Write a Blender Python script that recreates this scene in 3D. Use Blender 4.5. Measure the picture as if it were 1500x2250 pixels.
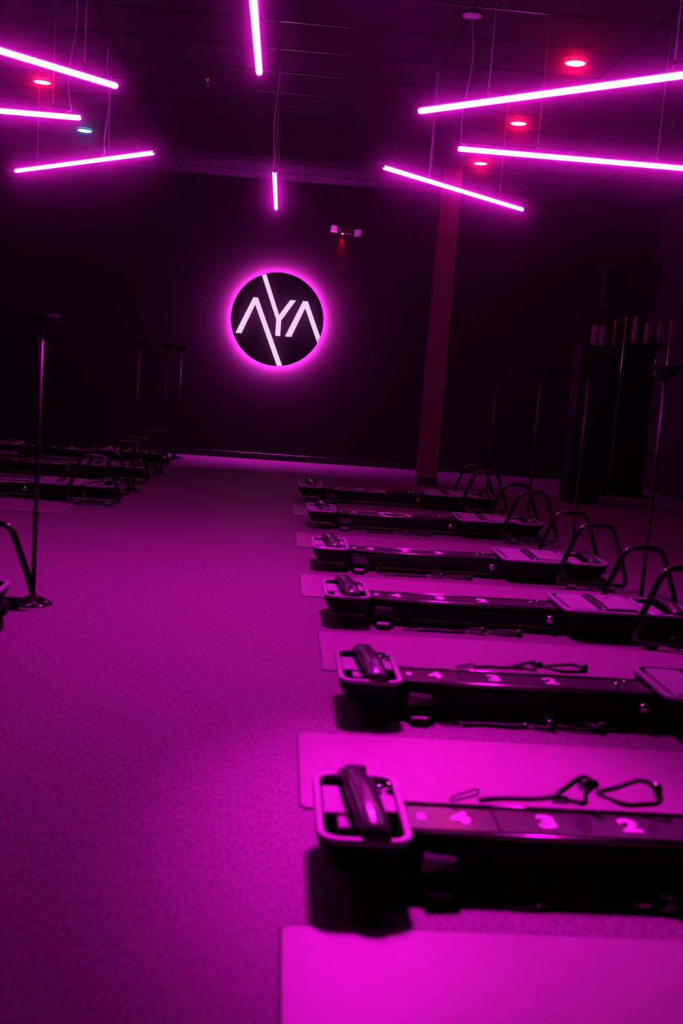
import bpy, math, random
from mathutils import Vector, Matrix
random.seed(4)
PI = math.pi
scn = bpy.context.scene
col = scn.collection
for o in list(bpy.data.objects):
    bpy.data.objects.remove(o)

# ------------------------------------------------------------------ camera
CAM_H = 1.6
cd = bpy.data.cameras.new('camera')
cam = bpy.data.objects.new('camera', cd)
col.objects.link(cam)
cd.sensor_fit = 'HORIZONTAL'
cd.sensor_width = 24.0
cd.lens = 2300.0 / 1500.0 * 24.0
cd.clip_start = 0.05
cd.clip_end = 100
_p, _r, _y = map(math.radians, (7.65, 4.17, 3.7))
fw = Vector((math.sin(_y) * math.cos(_p), math.cos(_y) * math.cos(_p), -math.sin(_p)))
rt = Vector((math.cos(_y), -math.sin(_y), 0))
up = rt.cross(fw)
RX = rt * math.cos(_r) + up * math.sin(_r)
UY = -rt * math.sin(_r) + up * math.cos(_r)
M = Matrix((RX, UY, -fw)).transposed().to_4x4()
M.translation = Vector((0, 0, CAM_H))
cam.matrix_world = M
cd.dof.use_dof = True
cd.dof.focus_distance = 13.0
cd.dof.aperture_fstop = 2.0
scn.camera = cam

# ------------------------------------------------------------------ world, exposure
w = bpy.data.worlds.new('world')
scn.world = w
w.use_nodes = True
w.node_tree.nodes['Background'].inputs[0].default_value = (0, 0, 0, 1)
w.node_tree.nodes['Background'].inputs[1].default_value = 0
scn.view_settings.view_transform = 'Standard'
scn.view_settings.look = 'None'
scn.view_settings.exposure = 0.0
scn.view_settings.gamma = 1.0
scn.view_settings.use_curve_mapping = False
cy = scn.cycles
cy.use_denoising = True
cy.max_bounces = 5
cy.use_adaptive_sampling = True
cy.adaptive_threshold = 0.02
cy.diffuse_bounces = 3
cy.glossy_bounces = 3
cy.sample_clamp_indirect = 6
cy.caustics_reflective = False
cy.caustics_refractive = False

TUBE_L = (33.0, 1.4, 28.0)       # radiance of the neon-like tubes
HAZE = 0.015  # density of the haze added to make a bloom around the lights
HAZE_G = 0.990
SPOT_NEAR = 2500.0                # watts of the two magenta spot downlights out of frame
SPOT_WIDE = 1450.0

# ------------------------------------------------------------------ materials
def mat(name, base, rough=0.5, metal=0.0, spec=0.5, emit=None, estr=1.0, coat=0.0):
    m = bpy.data.materials.new(name)
    m.use_nodes = True
    b = m.node_tree.nodes['Principled BSDF']
    b.inputs['Base Color'].default_value = (*base, 1)
    b.inputs['Roughness'].default_value = rough
    b.inputs['Metallic'].default_value = metal
    b.inputs['Specular IOR Level'].default_value = spec
    b.inputs['Coat Weight'].default_value = coat
    if emit:
        b.inputs['Emission Color'].default_value = (*emit, 1)
        b.inputs['Emission Strength'].default_value = estr
    return m

def noisy(name, c1, c2, scale, rough, stretch=(1, 1, 1), spec=0.5, bump=0.0, rough_var=0.0, detail=4, contrast=(0.35, 0.65)):
    m = mat(name, c1, rough, spec=spec)
    nt = m.node_tree
    b = nt.nodes['Principled BSDF']
    tc = nt.nodes.new('ShaderNodeTexCoord')
    mp = nt.nodes.new('ShaderNodeMapping')
    mp.inputs['Scale'].default_value = stretch
    nz = nt.nodes.new('ShaderNodeTexNoise')
    nz.inputs['Scale'].default_value = scale
    nz.inputs['Detail'].default_value = detail
    rp = nt.nodes.new('ShaderNodeValToRGB')
    rp.color_ramp.elements[0].position = contrast[0]
    rp.color_ramp.elements[1].position = contrast[1]
    rp.color_ramp.elements[0].color = (*c1, 1)
    rp.color_ramp.elements[1].color = (*c2, 1)
    L = nt.links.new
    L(tc.outputs['Object'], mp.inputs['Vector'])
    L(mp.outputs['Vector'], nz.inputs['Vector'])
    L(nz.outputs['Fac'], rp.inputs['Fac'])
    L(rp.outputs['Color'], b.inputs['Base Color'])
    if bump:
        bp = nt.nodes.new('ShaderNodeBump')
        bp.inputs['Strength'].default_value = bump
        bp.inputs['Distance'].default_value = 0.004
        L(nz.outputs['Fac'], bp.inputs['Height'])
        L(bp.outputs['Normal'], b.inputs['Normal'])
    if rough_var:
        mr = nt.nodes.new('ShaderNodeMapRange')
        mr.inputs['To Min'].default_value = rough - rough_var
        mr.inputs['To Max'].default_value = rough + rough_var
        L(nz.outputs['Fac'], mr.inputs['Value'])
        L(mr.outputs['Result'], b.inputs['Roughness'])
    return m

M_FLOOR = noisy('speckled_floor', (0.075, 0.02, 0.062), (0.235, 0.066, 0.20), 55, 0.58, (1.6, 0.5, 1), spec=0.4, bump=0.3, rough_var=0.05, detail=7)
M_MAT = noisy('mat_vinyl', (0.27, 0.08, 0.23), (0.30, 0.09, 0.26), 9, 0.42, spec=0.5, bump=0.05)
M_MATEDGE = mat('mat_edge', (0.08, 0.05, 0.08), 0.6)
M_WALL = noisy('black_wall_paint', (0.010, 0.003, 0.006), (0.013, 0.004, 0.007), 3, 0.7, spec=0.25)
M_CEIL = noisy('ceiling_tile', (0.009, 0.004, 0.009), (0.013, 0.006, 0.013), 60, 0.75, spec=0.3, bump=0.3)
M_SLAB = mat('ceiling_slab', (0.01, 0.008, 0.01), 0.9, spec=0.1)
M_BAR = mat('ceiling_bar_shaded', (0.002, 0.0015, 0.002), 0.7, spec=0.1)  # depth runs of the grid, their shade put into the colour
M_TEE = mat('ceiling_tee', (0.012, 0.006, 0.012), 0.22, spec=0.9)
M_COL = noisy('column_paint', (0.15, 0.04, 0.07), (0.17, 0.05, 0.08), 5, 0.6, spec=0.3)
M_BASEB = mat('baseboard_black', (0.012, 0.008, 0.012), 0.3)
M_BLACK = mat('black_plastic', (0.003, 0.002, 0.003), 0.5, spec=0.14)
M_RAIL = mat('dark_rail_metal', (0.30, 0.2, 0.28), 0.24, metal=1.0)
M_GLOSSB = mat('black_gloss', (0.008, 0.006, 0.008), 0.13, spec=0.9)
M_DECK = mat('deck_black', (0.07, 0.028, 0.065), 0.20, spec=1.0)
M_RIM = mat('rim_grey', (0.34, 0.24, 0.34), 0.38, spec=0.6)
M_RIMD = mat('rim_side', (0.05, 0.035, 0.05), 0.4, spec=0.5)
M_PAD = noisy('pad_grey', (0.30, 0.20, 0.30), (0.34, 0.23, 0.34), 30, 0.5, spec=0.4, bump=0.1)
M_STRAP = mat('strap_charcoal', (0.05, 0.025, 0.05), 0.21, spec=0.9)
M_TUBE = mat('handlebar_metal', (0.075, 0.045, 0.07), 0.20, metal=1.0)
M_WHITE = mat('white_print', (0.95, 0.6, 0.92), 0.3, spec=0.9)
M_CHROME = mat('chrome', (0.75, 0.7, 0.75), 0.14, metal=1.0)
M_RUBBER = mat('rubber', (0.01, 0.008, 0.01), 0.7, spec=0.3)
M_WEB = mat('webbing', (0.012, 0.008, 0.012), 0.6, spec=0.4)
M_LAMP = mat('lamp_pole_metal', (0.05, 0.025, 0.045), 0.34, metal=0.9)
M_BOWL = mat('lamp_bowl_black', (0.002, 0.0015, 0.002), 0.6, spec=0.08)
M_WIRE = mat('wire_steel', (0.55, 0.45, 0.55), 0.35, metal=0.4)
M_CORD = mat('power_cord_clear', (0.55, 0.40, 0.55), 0.3, spec=0.6)
M_CANOPY = mat('canopy_white', (0.6, 0.45, 0.6), 0.4)
M_HOUS = mat('housing_black', (0.02, 0.012, 0.02), 0.4)
M_NEON = mat('neon_diffuser', (0.0, 0.0, 0.0), 0.5, emit=TUBE_L, spec=0.0)
M_SIGNF = mat('sign_face_black', (0.012, 0.006, 0.011), 0.5, spec=0.3)
M_SIGNL = mat('sign_lit_acrylic', (0, 0, 0), 0.5, emit=(1.0, 0.60, 1.0), estr=1.05, spec=0.0)
M_SIGNE = mat('sign_led_edge', (0, 0, 0), 0.5, emit=(900, 26, 830), spec=0.0)
M_RED = mat('downlight_red', (0, 0, 0), 0.5, emit=(110, 1.3, 7), spec=0.0)
M_TEAL = mat('downlight_teal', (0, 0, 0), 0.5, emit=(1.1, 20.0, 17.0), spec=0.0)
M_LEDR = mat('led_red', (0, 0, 0), 0.5, emit=(60, 8.0, 6.0), spec=0.0)
M_TRIM = mat('downlight_trim', (0.12, 0.07, 0.1), 0.5)
M_LENS = mat('lens_prismatic', (0.85, 0.6, 0.85), 0.32, metal=0.9)
M_PHOUS = mat('emergency_housing', (0.06, 0.035, 0.06), 0.5)
M_ROLL = mat('roller_violet', (0.20, 0.10, 0.19), 0.35, spec=0.6)
M_ALU = mat('post_alu', (0.6, 0.45, 0.6), 0.2, metal=1.0)
M_DARK = mat('rack_black', (0.002, 0.0015, 0.002), 0.5, spec=0.12)

# ------------------------------------------------------------------ mesh helpers
class MB:
    def __init__(s):
        s.v = []; s.f = []; s.sm = []
    def add(s, vs, fs, smooth=False):
        b = len(s.v)
        s.v += [tuple(v) for v in vs]
        s.f += [tuple(i + b for i in f) for f in fs]
        s.sm += [smooth] * len(fs)
        return s
    def box(s, x0, x1, y0, y1, z0, z1, ch=0.0):
        if ch <= 0:
            v = [(x, y, z) for z in (z0, z1) for y in (y0, y1) for x in (x0, x1)]
            f = [(0, 2, 3, 1), (4, 5, 7, 6), (0, 1, 5, 4), (2, 6, 7, 3), (0, 4, 6, 2), (1, 3, 7, 5)]
            return s.add(v, f)
        # chamfered along the top and the vertical edges
        def ring(i, z):
            return [(x0 + i + ch, y0 + i, z), (x1 - i - ch, y0 + i, z), (x1 - i, y0 + i + ch, z), (x1 - i, y1 - i - ch, z),
                    (x1 - i - ch, y1 - i, z), (x0 + i + ch, y1 - i, z), (x0 + i, y1 - i - ch, z), (x0 + i, y0 + i + ch, z)]
        rs = [ring(0, z0), ring(0, z1 - ch), ring(ch, z1)]
        return s.loft(rs, cap=True)
    def loft(s, rings, cap=False, closed=True, smooth=False):
        n = len(rings[0]); vs = [p for r in rings for p in r]; fs = []
        for k in range(len(rings) - 1):
            for i in range(n if closed else n - 1):
                j = (i + 1) % n
                fs.append((k * n + i, k * n + j, (k + 1) * n + j, (k + 1) * n + i))
        if cap:
            fs.append(tuple(range(n))[::-1])
            fs.append(tuple((len(rings) - 1) * n + i for i in range(n)))
        return s.add(vs, fs, smooth)
    def tube(s, pts, r, n=8, closed=False, cap=True, rs=None, flat=None):
        pts = [Vector(p) for p in pts]; N = len(pts)
        tang = []
        for i in range(N):
            a = pts[(i - 1) % N] if (closed or i > 0) else pts[i]
            b = pts[(i + 1) % N] if (closed or i < N - 1) else pts[i]
            tang.append((b - a).normalized())
        up_ = Vector((0, 0, 1)) if abs(tang[0].z) < 0.9 else Vector((0, 1, 0))
        nrm = (up_ - tang[0] * up_.dot(tang[0])).normalized()
        rings = []
        for i in range(N):
            nrm = (nrm - tang[i] * nrm.dot(tang[i])).normalized()
            bi = tang[i].cross(nrm)
            rr = rs[i] if rs else r
            fl = flat if flat else 1.0
            rings.append([pts[i] + nrm * (rr * fl * math.sin(2 * PI * k / n)) + bi * (rr * math.cos(2 * PI * k / n)) for k in range(n)])
        if closed:
            rings.append(rings[0])
            return s.loft(rings, smooth=True)
        return s.loft(rings, cap=cap, smooth=True)
    def lathe(s, prof, n=24, c=(0, 0, 0), axis='z'):
        rings = []
        for r, z in prof:
            rg = []
            for k in range(n):
                a = 2 * PI * k / n
                if axis == 'z': p = (c[0] + r * math.cos(a), c[1] + r * math.sin(a), c[2] + z)
                elif axis == 'y': p = (c[0] + r * math.cos(a), c[1] + z, c[2] + r * math.sin(a))
                else: p = (c[0] + z, c[1] + r * math.cos(a), c[2] + r * math.sin(a))
                rg.append(p)
            rings.append(rg)
        return s.loft(rings, cap=True, smooth=True)
    def build(s, name, m, parent=None, loc=None):
        me = bpy.data.meshes.new(name)
        me.from_pydata(s.v, [], s.f)
        me.polygons.foreach_set('use_smooth', s.sm)
        me.materials.append(m)
        me.update()
        o = bpy.data.objects.new(name, me)
        col.objects.link(o)
        if parent is not None: o.parent = parent
        if loc is not None: o.location = loc
        return o

def tag(o, label=None, cat=None, group=None, kind=None):
    if label: o['label'] = label
    if cat: o['category'] = cat
    if group: o['group'] = group
    if kind: o['kind'] = kind
    return o

def empty(name, loc=(0, 0, 0), rz=0.0):
    o = bpy.data.objects.new(name, None)
    o.empty_display_size = 0.1
    col.objects.link(o)
    o.location = loc
    o.rotation_euler = (0, 0, rz)
    return o

def copy_tree(o, parent=None):
    c = o.copy()
    col.objects.link(c)
    c.parent = parent
    for ch in list(o.children):
        copy_tree(ch, c)
    return c

def rrect(x0, x1, y0, y1, r, z, n=6):
    pts = []
    for cx, cy_, a0 in ((x1 - r, y1 - r, 0), (x0 + r, y1 - r, PI / 2), (x0 + r, y0 + r, PI), (x1 - r, y0 + r, 3 * PI / 2)):
        for k in range(n + 1):
            a = a0 + PI / 2 * k / n
            pts.append((cx + r * math.cos(a), cy_ + r * math.sin(a), z))
    return pts

def arc_path(pts, r, n=5, closed=False):
    """polyline with rounded corners"""
    P = [Vector(p) for p in pts]; N = len(P); out = []
    for i in range(N):
        if not closed and i in (0, N - 1):
            out.append(P[i]); continue
        a, b, c = P[(i - 1) % N], P[i], P[(i + 1) % N]
        u = (a - b).normalized(); v = (c - b).normalized()
        rr = min(r, (a - b).length * 0.45, (c - b).length * 0.45)
        p0 = b + u * rr; p1 = b + v * rr
        for k in range(n + 1):
            t = k / n
            out.append(p0 * (1 - t) ** 2 + b * 2 * t * (1 - t) + p1 * t * t)
    return out

# ------------------------------------------------------------------ room shell
XL, XR, YF, YB, ZC = -5.6, 6.2, -3.6, 17.95, 4.64
def struct(mb, name, m, label=None):
    o = mb.build(name, m)
    o['kind'] = 'structure'
    if label: o['label'] = label
    return o
struct(MB().box(XL - .1, XR + .1, YF - .1, YB + .1, -0.12, 0.0), 'floor', M_FLOOR, 'dark speckled studio floor washed in magenta light')
struct(MB().box(XL - .1, XR + .1, YB, YB + .15, 0.0, ZC + .1), 'wall_back', M_WALL, 'black back wall carrying the round backlit sign')
struct(MB().box(XL - .15, XL, YF, YB, 0.0, ZC + .1), 'wall_left', M_WALL, 'black left side wall')
struct(MB().box(XR, XR + .15, YF, YB, 0.0, ZC + .1), 'wall_right', M_WALL, 'black right side wall')
struct(MB().box(XL - .1, XR + .1, YF - .15, YF, 0.0, ZC + .1), 'wall_front', M_WALL, 'black wall behind the camera')
ceil = struct(MB().box(XL, XR, YF, YB, ZC + .03, ZC + .12), 'ceiling', M_SLAB, 'dark suspended grid ceiling')
GX = [-5.05, -3.45, -1.85, -0.25, 1.38, 2.94, 4.55]
GY = [9.04 + 0.82 * k for k in range(-15, 11)]
xs = [XL] + GX + [XR]
ys = [YF] + GY + [YB]
tile0 = None
for j in range(len(ys) - 1):
    for i in range(len(xs) - 1):
        sx = (xs[i + 1] - xs[i] - 0.024); sy = (ys[j + 1] - ys[j] - 0.024)
        if sy < 0.1: continue
        if tile0 is None:
            tile0 = MB().box(-.5, .5, -.5, .5, 0, .018).build('ceiling_tile', M_CEIL, ceil)
            t = tile0
        else:
            t = tile0.copy(); col.objects.link(t); t.parent = ceil
        t.location = ((xs[i] + xs[i + 1]) / 2, (ys[j] + ys[j + 1]) / 2, ZC + .008 + random.uniform(0, .003))
        t.scale = (sx, sy, 1)
for gx in GX:
    MB().box(gx - .014, gx + .014, YF, YB, ZC, ZC + .008).build('grid_bar', M_BAR, ceil)
for k in range(len(GY)):
    for i in range(len(xs) - 1):
        MB().box(xs[i] + .014, xs[i + 1] - .014, GY[k] - .012, GY[k] + .012, ZC + .001, ZC + .008).build('grid_bar', M_TEE, ceil)

for nm, a in (('baseboard_back', (XL + .014, XR - .014, YB - .014, YB)), ('baseboard_left', (XL, XL + .014, YF, YB)), ('baseboard_right', (XR - .014, XR, YF, YB))):
    struct(MB().box(*a, 0.0, 0.11, ch=.005), nm, M_BASEB, 'black rubber baseboard')

colm = struct(MB().box(2.10, 2.38, 15.42, 15.70, 0.0, ZC, ch=0.0), 'trim_1', M_COL, 'square structural column running from floor to ceiling')
MB().box(2.088, 2.392, 15.408, 15.712, 0.0, 0.13, ch=.005).build('column_base', M_BASEB, colm)

# ------------------------------------------------------------------ neon tube pendants: a starburst of eight
def pendant(px, py, ang, length, wires, cord_at, z, label, canopy=True, glow=M_NEON, sway=0.03):
    """inner end at (px, py), pointing along ang"""
    root = empty('pendant_tube_light', (px, py, z), ang)
    tag(root, label, 'ceiling light', 'magenta tube lights hung in a starburst')
    r = 0.021
    prof = [(0.0005, .012), (r * .6, .014), (r * .92, .022), (r, .036), (r, length - .036), (r * .92, length - .022), (r * .6, length - .014), (0.0005, length - .012)]
    MB().lathe(prof, 12, axis='x').build('glowing_tube', glow, root)
    MB().box(0.03, length - .03, -.011, .011, r - .001, r + .014, ch=.003).build('housing', M_HOUS, root)
    for a, b in ((-.004, .016), (length - .016, length + .004)):
        MB().box(a, b, -.016, .016, -.004, r + .014, ch=.004).build('end_cap', M_HOUS, root)
    H = ZC - z
    for wx in wires:
        wx *= length
        wr = MB().tube([(wx, 0, r + .012), (wx + .004, 0, H)], .0028, 5).build('suspension_wire', M_WIRE, root)
        MB().lathe([(.007, 0), (.007, .05), (.003, .06)], 8, (wx, 0, r + .012)).build('wire_grip', M_CHROME, wr)
    if cord_at is not None:
        cx = cord_at * length
        pts = []
        for k in range(15):
            t = k / 14
            off = sway * math.sin(t * 5.2 + px * 3) * (1 - abs(2 * t - 1) ** 3)
            pts.append((cx + .04 + off + .06 * t * (1 - t), .015 + off * .6, r + .03 + (H - r - .03) * t))
        pts.insert(0, (cx + .09, 0, r + .012))
        MB().tube(pts, .0055, 6).build('power_cord', M_CORD, root)
        if not canopy:
            MB().lathe([(.0005, -.03), (.014, -.03), (.018, 0.0)], 14, (cx + .04, .015, H)).build('canopy', M_HOUS, root)
        else:
            MB().lathe([(.0005, -.014), (.05, -.013), (.08, -.008), (.085, 0.0)], 24, (cx + .04, .015, H)).build('canopy', M_CANOPY, root)
    return root

ZT = 3.55
r2 = math.sqrt(0.5)
tubes = [
    ((1.35, 9.22), 0.0, (.28, .70), .0, 'tube light at the right of the starburst lying straight across'),
    ((0.82, 10.30), PI / 4, (.30, .80), .28, 'right rear tube light slanting down in the picture before the column'),
    ((-0.22, 11.05), PI / 2, (.10, .85), .0, 'short-looking upright tube light right above the round sign'),
    ((-1.37, 10.55), 3 * PI / 4, (.30, .82), .30, 'left rear tube light slanting up in the picture, lowest on the left'),
    ((-1.82, 9.30), PI, (.10, .80), .02, 'middle left tube light lying straight across beside the teal lamp'),
    ((-1.34, 8.14), -3 * PI / 4, (.12, .70), None, 'uppermost left tube light slanting above the red lamp'),
    ((-0.29, 7.44), -PI / 2, (.25, .80), None, 'tube light running overhead toward the viewer at top centre'),
    ((0.87, 8.08), -PI / 4, (.25, .80), None, 'long uppermost right tube light rising to the right edge'),
]
for (p, a, wi, ca, lb) in tubes:
    pendant(p[0], p[1], a, 2.5, wi, ca, ZT, lb, canopy=(a == 0.0))

# ------------------------------------------------------------------ recessed downlights
def downlight(x, y, m, label):
    root = empty('recessed_downlight', (x, y, ZC - .004))
    tag(root, label, 'ceiling light')
    b = MB()
    n = 28
    rings = []
    for r_, z_ in ((.112, .010), (.112, -.002), (.108, -.007), (.096, -.007), (.092, 0.002)):
        rings.append([(r_ * math.cos(2 * PI * k / n), r_ * math.sin(2 * PI * k / n), z_) for k in range(n)])
    b.loft(rings, smooth=True).build('trim_ring', M_TRIM, root)
    MB().lathe([(.093, .004), (.091, -.006), (.06, -.013), (.0005, -.016)], 28).build('lens', m, root)
    return root
downlight(2.56, 10.24, M_RED, 'red recessed downlight nearest the top right corner')
downlight(2.57, 12.71, M_RED, 'red recessed downlight, middle one of the three on the right')
downlight(2.58, 15.16, M_RED, 'red recessed downlight next to the top of the column')
downlight(-2.97, 12.76, M_RED, 'red-orange recessed downlight under the uppermost left tube')
downlight(-2.95, 15.25, M_TEAL, 'teal recessed downlight at the left')
downlight(3.32, 7.9, M_TEAL, 'teal recessed downlight beyond the top right corner')

M_MAGL = mat('downlight_magenta', (0, 0, 0), 0.5, emit=(30, 1.2, 26), spec=0.0)
def spotlight(x, y, target, watts, size, label):
    """ceiling-mounted can spotlight turned toward a point on the floor"""
    root = empty('ceiling_spotlight', (x, y, ZC))
    tag(root, label, 'spotlight')
    MB().lathe([(.055, 0), (.055, -.02), (.02, -.026), (.0005, -.026)], 20).build('mount', M_HOUS, root)
    MB().tube([(0, 0, -.02), (0, 0, -.14)], .010, 8).build('stem', M_HOUS, root)
    head = MB().lathe([(.0005, .09), (.045, .085), (.055, .05), (.058, -.08), (.050, -.08), (.048, -.05)], 24).build('lamp_head', M_HOUS, root, (0, 0, -.22))
    head.scale = (2, 2, 1.6)
    d = Vector(target) - Vector((x, y, ZC - .16))
    head.rotation_euler = (-d).to_track_quat('Z', 'Y').to_euler()
    MB().lathe([(.047, -.05), (.044, -.056), (.0005, -.060)], 24).build('lens', M_MAGL, head)
    l_ = bpy.data.lights.new('beam', 'SPOT')
    l_.energy = watts; l_.color = (1.0, 0.004, 0.80)
    l_.spot_size = math.radians(size); l_.spot_blend = 1.0; l_.shadow_soft_size = .17
    o_ = bpy.data.objects.new('beam', l_)
    col.objects.link(o_); o_.parent = head; o_.location = (0, 0, -.09)
spotlight(.60, 7.0, (.80, 3.55, 0), SPOT_NEAR, 23, 'black ceiling spotlight aimed at the nearest mats, beyond the top of the frame')
spotlight(.35, 7.3, (.0, 7.2, 0), SPOT_WIDE, 104, 'black ceiling spotlight aimed down the aisle, beyond the top of the frame')

# ------------------------------------------------------------------ sprinklers
def sprinkler(x, y, label):
    root = empty('fire_sprinkler', (x, y, ZC))
    tag(root, label, 'sprinkler', 'fire sprinklers in the ceiling')
    MB().lathe([(.034, 0), (.034, -.004), (.014, -.010), (.012, -.03), (.0005, -.032)], 14).build('escutcheon', M_CHROME, root)
    for s in (-1, 1):
        MB().tube([(s * .010, 0, -.028), (s * .018, 0, -.045), (s * .004, 0, -.066)], .003, 5).build('frame_arm', M_CHROME, root)
    MB().lathe([(.0005, -.064), (.026, -.066), (.024, -.070), (.0005, -.070)], 12).build('deflector', M_CHROME, root)
sprinkler(-1.03, 12.02, 'small chrome sprinkler left of the overhead central tube')
sprinkler(-0.98, 16.17, 'small sprinkler farther back above the round sign')
sprinkler(4.19, 12.03, 'small chrome sprinkler between the right-hand tubes at the right edge')
sprinkler(4.18, 16.17, 'small far sprinkler below the straight right tube')

# ------------------------------------------------------------------ round backlit sign
SX, SZ, SR = -0.155, 2.375, 0.775
sign = empty('illuminated_sign', (SX, YB, SZ))
tag(sign, 'round black wall sign reading AYA, backlit with a magenta halo', 'sign')
def prism(poly, y0, y1):
    n = len(poly)
    b = MB()
    b.add([(p[0], y0, p[1]) for p in poly] + [(p[0], y1, p[1]) for p in poly],
          [tuple(range(n)), tuple(range(n, 2 * n))[::-1]] + [(i + n, (i + 1) % n + n, (i + 1) % n, i) for i in range(n)])
    ar = sum(poly[i][0] * poly[(i + 1) % n][1] - poly[(i + 1) % n][0] * poly[i][1] for i in range(n))
    if ar < 0:
        b.f = [f[::-1] for f in b.f]
    return b
face = MB()
n = 128
circ = [(SR * math.cos(2 * PI * k / n), SR * math.sin(2 * PI * k / n)) for k in range(n)]
fo = prism(circ, -.125, -.095).build('face_panel', M_SIGNF, sign)
def rel(ps): return [(x - SX, z - SZ) for x, z in ps]
strokes = [
    # long stroke from the top of the disc into the Y, then its stem
    rel([(-.535, 3.28), (-.455, 3.28), (-.13, 2.452), (-.09, 2.37), (-.09, 2.105), (-.173, 2.105), (-.173, 2.37)]),
    rel([(-.15, 2.40), (-.13, 2.452), (.04, 2.712), (.138, 2.712), (-.085, 2.37), (-.12, 2.36)]),
    # first A: left leg and long right leg running out at the bottom
    rel([(-.84, 2.105), (-.575, 2.712), (-.50, 2.712), (-.535, 2.60), (-.738, 2.105)]),
    rel([(-.56, 2.66), (-.575, 2.712), (-.50, 2.712), (.045, 1.45), (-.045, 1.45), (-.54, 2.60)]),
    # second A
    rel([(-.01, 2.105), (.255, 2.712), (.335, 2.712), (.30, 2.60), (.095, 2.105)]),
    rel([(.27, 2.68), (.255, 2.712), (.335, 2.712), (.70, 1.86), (.60, 1.90), (.295, 2.60)]),
]
cuts = []
for ps in strokes:
    c_ = prism(ps, -.2, 0.0).build('cutter', M_SIGNF, sign)
    cuts.append(c_)
bpy.context.view_layer.update()
for c_ in cuts:
    md = fo.modifiers.new('b', 'BOOLEAN')
    md.operation = 'DIFFERENCE'
    md.solver = 'EXACT'
    md.object = c_
bpy.context.view_layer.update()
dg = bpy.context.evaluated_depsgraph_get()
me2 = bpy.data.meshes.new_from_object(fo.evaluated_get(dg))
fo.modifiers.clear()
fo.data = me2
for c_ in cuts:
    bpy.data.objects.remove(c_)
MB().lathe([(0.0005, -.094), (SR - .012, -.094), (SR - .012, -.084), (0.0005, -.084)], 96, axis='y').build('lit_acrylic', M_SIGNL, sign)
MB().lathe([(0.0005, -.05), (SR - .10, -.05), (SR - .10, 0), (0.0005, 0)], 64, axis='y').build('back_can', M_BLACK, sign)
ring_in, ring_out = SR - .075, SR - .035
rg = []
for r_, y_ in ((ring_in, -.075), (ring_out, -.075), (ring_out, -.05), (ring_in, -.05), (ring_in, -.075)):
    rg.append([(r_ * math.cos(2 * PI * k / 96), y_, r_ * math.sin(2 * PI * k / 96)) for k in range(96)])
MB().loft(rg).build('led_strip', M_SIGNE, sign)

# ------------------------------------------------------------------ emergency light, outlet, loudspeaker on the back wall
em = empty('emergency_light', (0.90, YB, 3.93))
tag(em, 'twin-head emergency light high on the back wall with a red indicator', 'emergency light')
MB().box(-.10, .10, -.07, 0, -.06, .06, ch=.01).build('housing', M_PHOUS, em)
for sx, tl in ((-.205, -.04), (.19, -.16)):
    h = MB().box(-.062, .062, -.02, .05, -.062, .062, ch=.014).build('lamp_head', M_PHOUS, em, (sx, -.09, -.005 if sx < 0 else -.035))
    h.rotation_euler = (.10, .10 if sx < 0 else -.12, tl)
    g = MB()
    for i in range(4):
        for j in range(4):
            cx, cz = -.036 + i * .024, -.036 + j * .024
            g.add([(cx - .011, -.02, cz - .011), (cx + .011, -.02, cz - .011), (cx + .011, -.02, cz + .011), (cx - .011, -.02, cz + .011), (cx, -.030, cz)],
                  [(0, 1, 4), (1, 2, 4), (2, 3, 4), (3, 0, 4)])
    g.box(-.052, .052, -.022, -.018, -.052, .052)
    g.build('lens', M_LENS, h)
    MB().tube([(sx * .5, -.05, .0), (sx * .8, -.06, -.01)], .012, 8).build('swivel_arm', M_PHOUS, em)
led = MB().lathe([(.0005, -.006), (.010, -.003), (.010, .006), (.0005, .006)], 10, (-.062, -.045, -.064)).build('indicator', M_LEDR, em)
sl = bpy.data.lights.new('indicator_beam', 'SPOT')
sl.energy = 40.0; sl.color = (1.0, 0.0, 0.0); sl.spot_size = math.radians(46); sl.spot_blend = 1.0; sl.shadow_soft_size = .004
so = bpy.data.objects.new('indicator_beam', sl)
col.objects.link(so); so.parent = em; so.location = (-.062, -.045, -.072)
so.rotation_euler = (math.radians(14), 0, 0)

ol = empty('wall_outlet', (-1.42, YB, 0.53))
tag(ol, 'small black outlet plate low on the back wall', 'outlet')
MB().box(-.045, .045, -.012, 0, -.07, .07, ch=.004).build('cover_plate', M_BLACK, ol)
for dz in (-.03, .03):
    MB().box(-.018, .018, -.016, -.010, dz - .018, dz + .018, ch=.003).build('socket', M_GLOSSB, ol)

sp = empty('wall_loudspeaker', (5.48, YB, 3.32))
tag(sp, 'black box loudspeaker hung high on the back wall at the right', 'loudspeaker')
MB().box(-.20, .20, -.26, -.06, -.34, .34, ch=.015).build('cabinet', M_BLACK, sp)
MB().box(-.17, .17, -.266, -.259, -.31, .31).build('grille', M_DARK, sp)
MB().box(-.05, .05, -.06, 0, -.08, .08).build('bracket', M_DARK, sp)
MB().box(-.14, -.09, -.272, -.266, -.262, -.25).build('badge', M_CHROME, sp)

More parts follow.
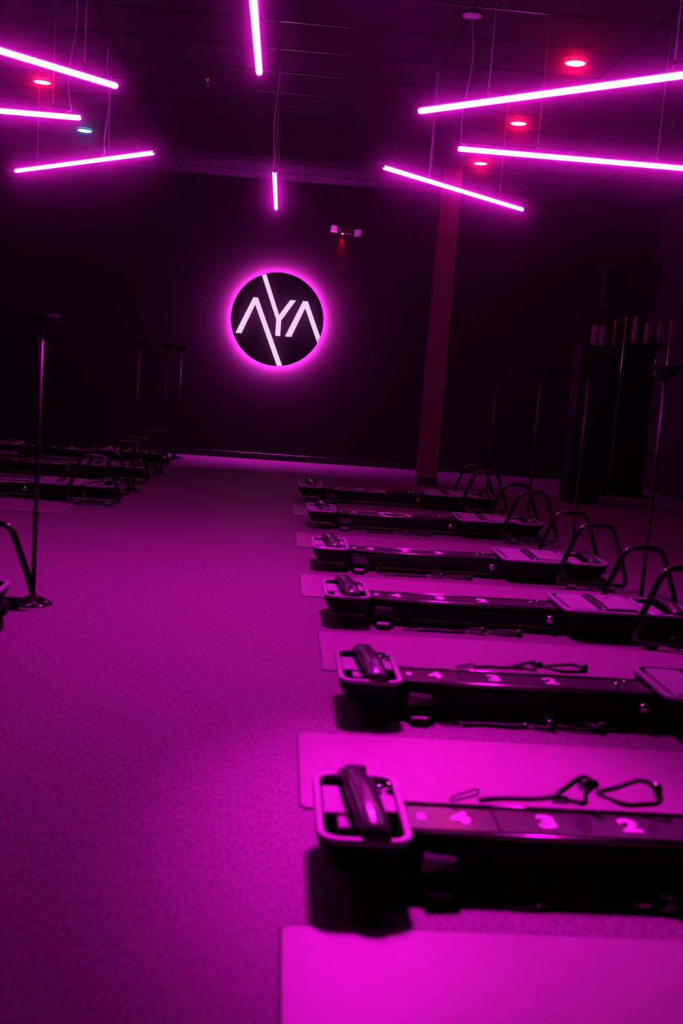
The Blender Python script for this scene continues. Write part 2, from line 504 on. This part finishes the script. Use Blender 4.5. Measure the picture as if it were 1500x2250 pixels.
# ------------------------------------------------------------------ storage rack with rollers at the right
rack = empty('storage_rack', (4.86, 14.2, 0))
tag(rack, 'tall dark storage rack with slim shiny posts by the right wall', 'rack')
for px, py in ((-.27, 0), (.36, 0), (-.27, .45), (.36, .45)):
    p_ = MB().lathe([(.011, 0), (.011, 2.60), (.006, 2.606)], 8, (px, py, 0)).build('post', M_ALU, rack)
for z_ in (.15, .75, 1.35, 1.80, 2.24):
    MB().box(-.262, .352, .0, .45, z_, z_ + .03, ch=.004).build('shelf', M_DARK, rack)
MB().box(-.262, .352, .455, .465, .1, 2.4).build('back_panel', M_DARK, rack)
def roller(x, y, z, r, h, label, name='foam_roller'):
    o = MB().lathe([(r * .9, 0), (r, .008), (r, h - .008), (r * .9, h), (r * .3, h), (r * .3, h - .02), (.0005, h - .02)], 18, (0, 0, 0)).build(name, M_ROLL, None, (x, y, z))
    tag(o, label, 'foam roller', 'foam rollers standing on the rack')
roller(4.76, 14.3, 2.27, .035, .36, 'tallest violet foam roller, left one on top of the rack')
roller(4.93, 14.3, 2.27, .033, .28, 'shorter violet foam roller, right one on top of the rack')
cab = empty('low_cabinet', (4.28, 14.4, 0))
tag(cab, 'plain dark cabinet standing left of the tall rack', 'cabinet')
MB().box(-.20, .24, -.02, .42, 0.0, 2.20, ch=.008).build('carcass', M_DARK, cab)
for s in (-1, 1):
    d_ = MB().box(.02 + s * .108 - .102, .02 + s * .108 + .102, -.04, -.021, .08, 2.14, ch=.003).build('door', M_DARK, cab)
    MB().tube([(.02 + s * .02, -.045, 1.0), (.02 + s * .02, -.062, 1.02), (.02 + s * .02, -.062, 1.16), (.02 + s * .02, -.045, 1.18)], .005, 6).build('handle', M_GLOSSB, d_)
roller(4.27, 14.5, 2.20, .05, .28, 'bright violet foam roller standing left on top of the dark cabinet')
roller(4.38, 14.53, 2.20, .035, .29, 'slim darker roller beside the bright one on the cabinet')

# ------------------------------------------------------------------ floor mats
def fmat(x0, y0, x1, y1, label):
    m = MB()
    z1 = .008
    o_ = empty('floor_mat', ((x0 + x1) / 2, (y0 + y1) / 2, 0))
    tag(o_, label, 'mat', 'light exercise mats between the machines')
    a, b = (x1 - x0) / 2, (y1 - y0) / 2
    MB().loft([rrect(-a + .006, a - .006, -b + .006, b - .006, .03, z1 - .0005), rrect(-a + .01, a - .01, -b + .01, b - .01, .03, z1)], cap=True).build('mat_surface', M_MAT, o_)
    MB().loft([rrect(-a, a, -b, b, .034, 0.0), rrect(-a, a, -b, b, .034, z1 - .002), rrect(-a + .008, a - .008, -b + .008, b - .008, .03, z1)], cap=False).build('mat_edge', M_MATEDGE, o_)
fmat(.09, 2.02, 2.75, 2.84, 'light mat in the bottom foreground, nearest the viewer')
fmat(.16, 3.66, 2.75, 4.46, 'brightest pink-lit mat between the two nearest reformers')
fmat(.31, 5.45, 2.75, 6.28, 'light mat between the second and third reformers of the right row')
fmat(.225, 7.26, 2.70, 8.06, 'mat between the third and fourth reformers of the right row')
fmat(.215, 9.30, 2.60, 10.14, 'mat between the fourth and fifth reformers of the right row')
fmat(.20, 11.35, 2.60, 12.19, 'far mat between the fifth and last reformers of the right row')
fmat(-4.0, 10.39, -2.09, 11.23, 'dim mat in front of the nearest full reformer on the left')
fmat(-4.0, 12.3, -2.05, 13.14, 'dark mat behind the first full reformer on the left')

# ------------------------------------------------------------------ reformer
def text_mesh(s, size, name, m, parent, loc, depth=.0012, rz=0):
    cu = bpy.data.curves.new(name, 'FONT')
    cu.body = s; cu.size = size; cu.align_x = 'CENTER'; cu.align_y = 'CENTER'
    cu.extrude = depth; cu.offset = size * .05
    cu.resolution_u = 4
    t = bpy.data.objects.new(name, cu)
    col.objects.link(t)
    bpy.context.view_layer.update()
    me = bpy.data.meshes.new_from_object(t.evaluated_get(bpy.context.evaluated_depsgraph_get()))
    bpy.data.objects.remove(t)
    me.materials.clear(); me.materials.append(m)
    o = bpy.data.objects.new(name, me)
    col.objects.link(o); o.parent = parent; o.location = loc; o.rotation_euler = (0, 0, rz)
    return o

def arch_strap(x0, x1, lean, y0, y1, z0, h, name, parent):
    """padded strap arching across the platform from the rear rim to the front rim"""
    rings = []
    for k in range(15):
        t = k / 14
        y = y0 + (y1 - y0) * t
        z = z0 + h * (1 - abs(2 * t - 1) ** 3.0)
        lx = lean * (0.5 - t)
        wd = (x1 - x0) / 2 * (1.0 - .12 * abs(2 * t - 1))
        cx = (x0 + x1) / 2 + lx
        th = .030
        sec = []
        for a in (0, 25, 50, 75, 90, 105, 130, 155, 180):
            ar = math.radians(a)
            sec.append((cx + wd * math.cos(ar), y, z + th * math.sin(ar) ** .8 if a not in (0, 180) else z))
        sec += [(cx - wd * .8, y, z - .008), (cx + wd * .8, y, z - .008)]
        rings.append(sec)
    return MB().loft(rings, cap=True, smooth=True).build(name, M_STRAP, parent)

def platform(root, x0, x1, name, flip=False, strap=True, hw=.27):
    ztop = .205
    # tapering skirt with a recessed pan
    b = MB()
    sk_in = .05
    outer = rrect(x0 + .002, x1 - .002, -hw + .002, hw - .002, .068, ztop - .016)
    mid = rrect(x0 + .010, x1 - .010, -hw + .010, hw - .010, .062, .155)
    low = rrect(x0 + sk_in, x1 - .02, -hw + .04, hw - .04, .05, .085) if not flip else rrect(x0 + .02, x1 - sk_in, -hw + .04, hw - .04, .05, .085)
    inner = rrect(x0 + .024, x1 - .024, -hw + .024, hw - .024, .050, ztop - .016)
    pan = rrect(x0 + .026, x1 - .026, -hw + .026, hw - .026, .048, .135)
    b.loft([low, mid, outer, inner, pan], cap=True, smooth=False)
    pl = b.build(name, M_BLACK, root)
    # rim band
    o0 = rrect(x0, x1, -hw, hw, .07, ztop - .016)
    o1 = rrect(x0, x1, -hw, hw, .07, ztop - .004)
    o2 = rrect(x0 + .004, x1 - .004, -hw + .004, hw - .004, .066, ztop)
    i2 = rrect(x0 + .023, x1 - .023, -hw + .023, hw - .023, .050, ztop)
    i1 = rrect(x0 + .026, x1 - .026, -hw + .026, hw - .026, .048, ztop - .004)
    i0 = rrect(x0 + .026, x1 - .026, -hw + .026, hw - .026, .048, ztop - .016)
    MB().loft([o0, o1, o2, i2, i1, i0, o0], smooth=False).build('rim', M_RIM, pl)
    return pl

def make_reformer():
    R = empty('pilates_reformer', (0, 0, 0))
    # ---- front platform
    fp = platform(R, 0.0, .30, 'front_platform')
    MB().box(.030, .270, -.035, .185, .168, .188, ch=.004).build('pad', M_PAD, fp)
    MB().box(.075, .135, -.125, -.037, .160, .180, ch=.004).build('pad', M_PAD, fp)
    MB().box(.20, .272, -.035, .10, .189, .199, ch=.003).build('pad', M_PAD, fp)
    fs = arch_strap(.105, .212, -.05, .262, -.262, .200, .035, 'foot_strap', fp)
    MB().box(.115, .190, .245, .285, .198, .232, ch=.006).build('strap_clamp', M_BLACK, fp)
    for (a, b_) in ((.225, .14), (.262, .16)):
        MB().lathe([(.0005, .012), (.010, .010), (.013, 0), (.013, -.02)], 10, (a, b_, .205)).build('knob', M_CHROME, fp)
    # ---- centre beam
    bm = MB().box(.27, 1.60, -.112, .112, .045, .162, ch=.004).build('rail_beam', M_BLACK, R)
    MB().box(.302, 1.535, -.086, .086, .1625, .170, ch=.002).build('deck', M_DECK, bm)
    for s in (-1, 1):
        MB().tube([(.29, s * .112, .164), (1.56, s * .112, .164)], .011, 10).build('side_rail', M_RAIL, bm)
        MB().box(.31, 1.55, s * .117 - .008, s * .117 + .008, .075, .14, ch=.003).build('side_channel', M_BLACK, bm)
    for ch, x, sz in (('5', .355, .06), ('4', .485, .12), ('3', .775, .13), ('2', 1.055, .13)):
        text_mesh(ch, sz, 'number', M_WHITE, bm, (x, .0, .1708))
    MB().box(.60, .606, -.084, .084, .1705, .1735).build('seam', M_GLOSSB, bm)
    # knobs and pulley by the carriage
    MB().lathe([(.0005, .028), (.012, .024), (.017, .012), (.012, 0)], 12, (1.37, -.045, .170)).build('knob', M_CHROME, bm)
    MB().lathe([(.0005, .022), (.010, .018), (.012, .008), (.010, 0)], 12, (1.43, .02, .170)).build('knob', M_CHROME, bm)
    MB().lathe([(.010, -.02), (.024, -.016), (.024, .010), (.012, .016), (.0005, .018)], 14, (1.475, -.155, .108), 'y').build('pulley', M_CHROME, R)
    MB().tube([(1.475, -.10, .108), (1.475, -.15, .108)], .010, 8).build('pulley_axle', M_GLOSSB, R)
    # ---- stabiliser with a pedal
    st = MB().box(.33, .46, -.20, .20, .025, .070, ch=.01).build('stabilizer', M_BLACK, R)
    for s in (-1, 1):
        MB().loft([[(.335, s * .205, .079), (.455, s * .205, .079), (.455, s * .13, .079), (.335, s * .13, .079)],
                   [(.345, s * .200, .126), (.445, s * .195, .118), (.445, s * .135, .118), (.345, s * .14, .126)]], cap=True).build('pedal', M_STRAP, st)
        MB().box(.345, .430, s * .235 - .032, s * .235 + .032, .0, .034, ch=.006).build('foot', M_RUBBER, st)
        MB().box(.350, .425, s * .238 - .026, s * .238 + .026, .0345, .040, ch=.002).build('foot_cap', M_RIM, st)
    for x, y in ((.56, -.13), (.56, .13)):
        MB().lathe([(.0005, -.014), (.026, -.012), (.028, 0), (.026, .012), (.0005, .014)], 14, (x, y, .028), 'y').build('caster', M_RUBBER, R)
        MB().box(x - .012, x + .012, y - .02, y + .02, .05, .082, ch=.003).build('caster_fork', M_BLACK, R)
    # ---- sliding carriage
    cg = platform(R, 1.54, 2.08, 'carriage', hw=.275)
    MB().box(1.60, 1.775, -.222, .222, .172, .206, ch=.006).build('pad', M_PAD, cg)
    MB().box(1.86, 2.045, -.150, .235, .172, .206, ch=.006).build('pad', M_PAD, cg)
    arch_strap(1.785, 1.85, 0.0, .235, -.235, .185, .012, 'shoulder_roll', cg)
    MB().lathe([(.0005, .014), (.022, .012), (.026, 0)], 14, (1.93, .17, .206)).build('knob', M_RIM, cg)
    MB().box(1.58, 2.04, -.20, .20, .060, .0845, ch=.006).build('undercarriage', M_BLACK, cg)
    # ---- rear platform
    rp = platform(R, 2.10, 2.42, 'rear_platform', flip=True, hw=.265)
    MB().box(2.14, 2.25, -.10, .18, .160, .180, ch=.004).build('pad', M_PAD, rp)
    arch_strap(2.25, 2.34, .02, .258, -.258, .200, .030, 'foot_strap', rp)
    MB().box(2.12, 2.40, -.20, .20, .060, .0845, ch=.006).build('base_plate', M_BLACK, rp)
    for y in (-.22, .22):
        MB().box(2.34, 2.40, y - .03, y + .03, .0, .088, ch=.006).build('foot', M_RUBBER, rp)
    for x in (1.62, 2.0):
        for y in (-.17, .17):
            MB().lathe([(.0005, -.012), (.026, -.010), (.030, 0), (.026, .010), (.0005, .012)], 14, (x, y, .030), 'y').build('wheel', M_RUBBER, R)
            MB().box(x - .012, x + .012, y - .018, y + .018, .05, .064, ch=.002).build('wheel_bracket', M_BLACK, R)
    # ---- handlebars: closed rounded trapezoids on both sides
    cx = 2.24
    for s in (-1, 1):
        y = s * .375
        pts = arc_path([(cx - .125, y, .53), (cx + .125, y, .53), (cx + .25, y, .20), (cx + .29, y, .055), (cx - .29, y, .055), (cx - .25, y, .20)], .075, 6, closed=True)
        hb = MB().tube(pts, .0215, 10, closed=True).build('handlebar', M_TUBE, R)
        for dx in (-.16, .16):
            MB().box(cx + dx - .035, cx + dx + .035, y - .028, y + .028, .0, .036, ch=.006).build('foot', M_RUBBER, hb)
            MB().box(cx + dx - .030, cx + dx + .030, y + s * .020 - .008, y + s * .020 + .008, .0365, .046, ch=.002).build('foot_clip', M_RIM, hb)
        MB().tube([(cx, s * .19, .078), (cx, y, .055)], .014, 8).build('crossbar', M_BLACK, hb)
    return R

proto = make_reformer()
G = 'low black pilates reformers in rows'
spots = [
    (.19, 3.25, .0, 'nearest reformer in the foreground of the right row, cut by the right edge'),
    (.345, 4.90, .0, 'second nearest reformer of the right row, its carriage cut by the right edge'),
    (.345, 6.69, .0, 'third nearest reformer of the right row, handlebars touching the right edge'),
    (.32, 8.47, .0, 'fourth nearest reformer of the right row, both handlebars in full view'),
    (.33, 10.67, .0, 'fifth reformer of the right row, second farthest'),
    (.27, 12.78, .0, 'farthest reformer of the right row, nearest the column'),
    (-3.97, 6.06, .0, 'reformer at the left edge, only its rear handlebar showing'),
    (-4.16, 11.50, .0, 'first full reformer of the left row with brightest handlebars'),
    (-4.13, 13.66, .0, 'middle reformer of the far left row'),
    (-4.12, 15.85, .0, 'farthest reformer of the left row near the back wall'),
]
for i, (x, y, a, lb) in enumerate(spots):
    o = proto if i == 0 else copy_tree(proto)
    o.location = (x, y, 0)
    tag(o, lb, 'pilates machine', G)
    if i == 7:
        for hx in (1.80, 2.25):
            MB().tube(arc_path([(hx - .035, -.262, .204), (hx - .035, -.262, .224), (hx + .035, -.262, .224), (hx + .035, -.262, .204)], .008, 3), .004, 6).build('staple_handle', M_CHROME, o)

# ------------------------------------------------------------------ resistance cords with handle loops
def cord(x0, y0, z0, length, label, lift=0.0, flip=1):
    R = empty('resistance_cord', (x0, y0, z0))
    tag(R, label, 'resistance cord', 'resistance cords with handle loops')
    f = flip
    clip = arc_path([(0, -.012, .006), (.09, -.012, .008 + lift * .3), (.095, .012, .014 + lift * .4), (.0, .012, .008)], .01, 3, closed=True)
    MB().tube(clip, .004, 6, closed=True).build('carabiner', M_GLOSSB, R)
    pts = []
    L = length * .52
    for k in range(13):
        t = k / 12
        pts.append((.10 + L * t, f * (.012 * math.sin(t * 6) + .03 * t), .010 + lift * .25 * t * t))
    MB().tube(pts, .013, 8, flat=.7).build('cord', M_WEB, R)
    ex, ey, ez = pts[-1]
    q = max(.22, lift / .085)
    for a, shp in ((-.02, ((0, .006), (.075, .060), (.105, .090), (.128, .074), (.100, .035), (.104, .004))),
                   (.12, ((0, .030), (.075, .040), (.165, .088), (.205, .074), (.235, .012), (.10, .006)))):
        lp = arc_path([(ex + a + dx, ey + f * (.03 if i_ in (0, 1, 2) else -.035) * (1 if i_ % 2 else .4), .012 + dz * q) for i_, (dx, dz) in enumerate(shp)], .03, 4, closed=True)
        MB().tube(lp, .0105, 8, closed=True, flat=.75).build('handle_loop', M_WEB, R)
        MB().tube([(ex + a + shp[3][0], ey - f * .03, .014 + shp[3][1] * q), (ex + a + shp[4][0], ey + f * .03, .020 + shp[4][1] * q)], .017, 10).build('grip', M_GLOSSB, R)
    MB().box(ex - .03, ex + .03, ey - .014, ey + .014, .004, .026, ch=.004).build('ferrule', M_CHROME, R)
    return R
cords = [
    (.80, 2.995, .0, .62, 'cord on the floor along the near side of the foreground reformer', 0),
    (.84, 4.665, .0, .62, 'cord on the floor along the near side of the second reformer', 0),
    (.86, 6.44, .0, .60, 'cord on the floor by the third reformer of the right row', 0),
    (.86, 8.23, .0, .60, 'cord on the floor by the fourth reformer of the right row', 0),
    (.84, 10.43, .0, .60, 'cord on the floor by the fifth reformer of the right row', 0),
]
for (x, y, z, L, lb, lf) in cords:
    cord(x, y, z, L, lb, .015)
cord(.66, 3.373, .176, .55, 'cord with raised loops lying along the far side of the foreground reformer deck', .085)
cord(.95, 5.025, .176, .42, 'cord lying along the far side of the second reformer deck', .03)

# ------------------------------------------------------------------ torchiere floor lamps
def make_lamp():
    R = empty('torchiere_lamp', (0, 0, 0))
    MB().lathe([(.125, 0), (.125, .006), (.118, .012), (.09, .028), (.05, .043), (.026, .052), (.019, .07)], 28).build('base', M_GLOSSB, R)
    MB().lathe([(.016, .06), (.016, 1.72)], 14).build('pole', M_LAMP, R)
    MB().lathe([(.0125, 1.70), (.022, 1.71), (.05, 1.728), (.092, 1.765), (.118, 1.815), (.116, 1.815), (.09, 1.772), (.04, 1.745), (.0005, 1.742)], 28).build('bowl_shade', M_BOWL, R)
    MB().lathe([(.018, .55), (.0195, .56), (.0195, .59), (.018, .60)], 12).build('pole_joint', M_GLOSSB, R)
    return R
lp = make_lamp()
ls = [(-1.49, 6.60, 'unlit torchiere floor lamp at the left edge, base fully visible on the open floor'),
      (-1.70, 12.56, 'unlit torchiere floor lamp with pinkish pole behind the first full left reformer'),
      (-1.61, 14.73, 'unlit torchiere floor lamp, second of the far left group'),
      (-1.65, 17.10, 'unlit torchiere floor lamp farthest left against the back wall'),
      (2.84, 7.72, 'unlit torchiere floor lamp nearest the right edge'),
      (2.77, 9.45, 'unlit torchiere floor lamp behind the fourth right reformer'),
      (2.87, 11.65, 'unlit torchiere floor lamp with the brightest pole in the right row'),
      (2.82, 13.80, 'unlit torchiere floor lamp farthest in the right row beside the column')]
for i, (x, y, lb) in enumerate(ls):
    o = lp if i == 0 else copy_tree(lp)
    o.location = (x, y, 0)
    tag(o, lb, 'floor lamp', 'unlit torchiere floor lamps')

# ------------------------------------------------------------------ added haze volume imitating lens bloom around the lights
if HAZE > 0:
    hz = MB().box(XL + .02, XR - .02, YF + .02, YB - .001, .0, ZC - .0).build('haze', M_BLACK)
    m = bpy.data.materials.new('glow_haze')
    m.use_nodes = True
    nt = m.node_tree
    nt.nodes.clear()
    out = nt.nodes.new('ShaderNodeOutputMaterial')
    vs = nt.nodes.new('ShaderNodeVolumeScatter')
    vs.inputs['Color'].default_value = (1.0, 0.18, 0.92, 1)  # tint put in to keep the bloom magenta
    vs.inputs['Density'].default_value = HAZE
    vs.inputs['Anisotropy'].default_value = HAZE_G
    nt.links.new(vs.outputs['Volume'], out.inputs['Volume'])
    hz.data.materials.clear(); hz.data.materials.append(m)
    tag(hz, 'thin added haze imitating lens bloom around the lights', 'haze', kind='stuff')
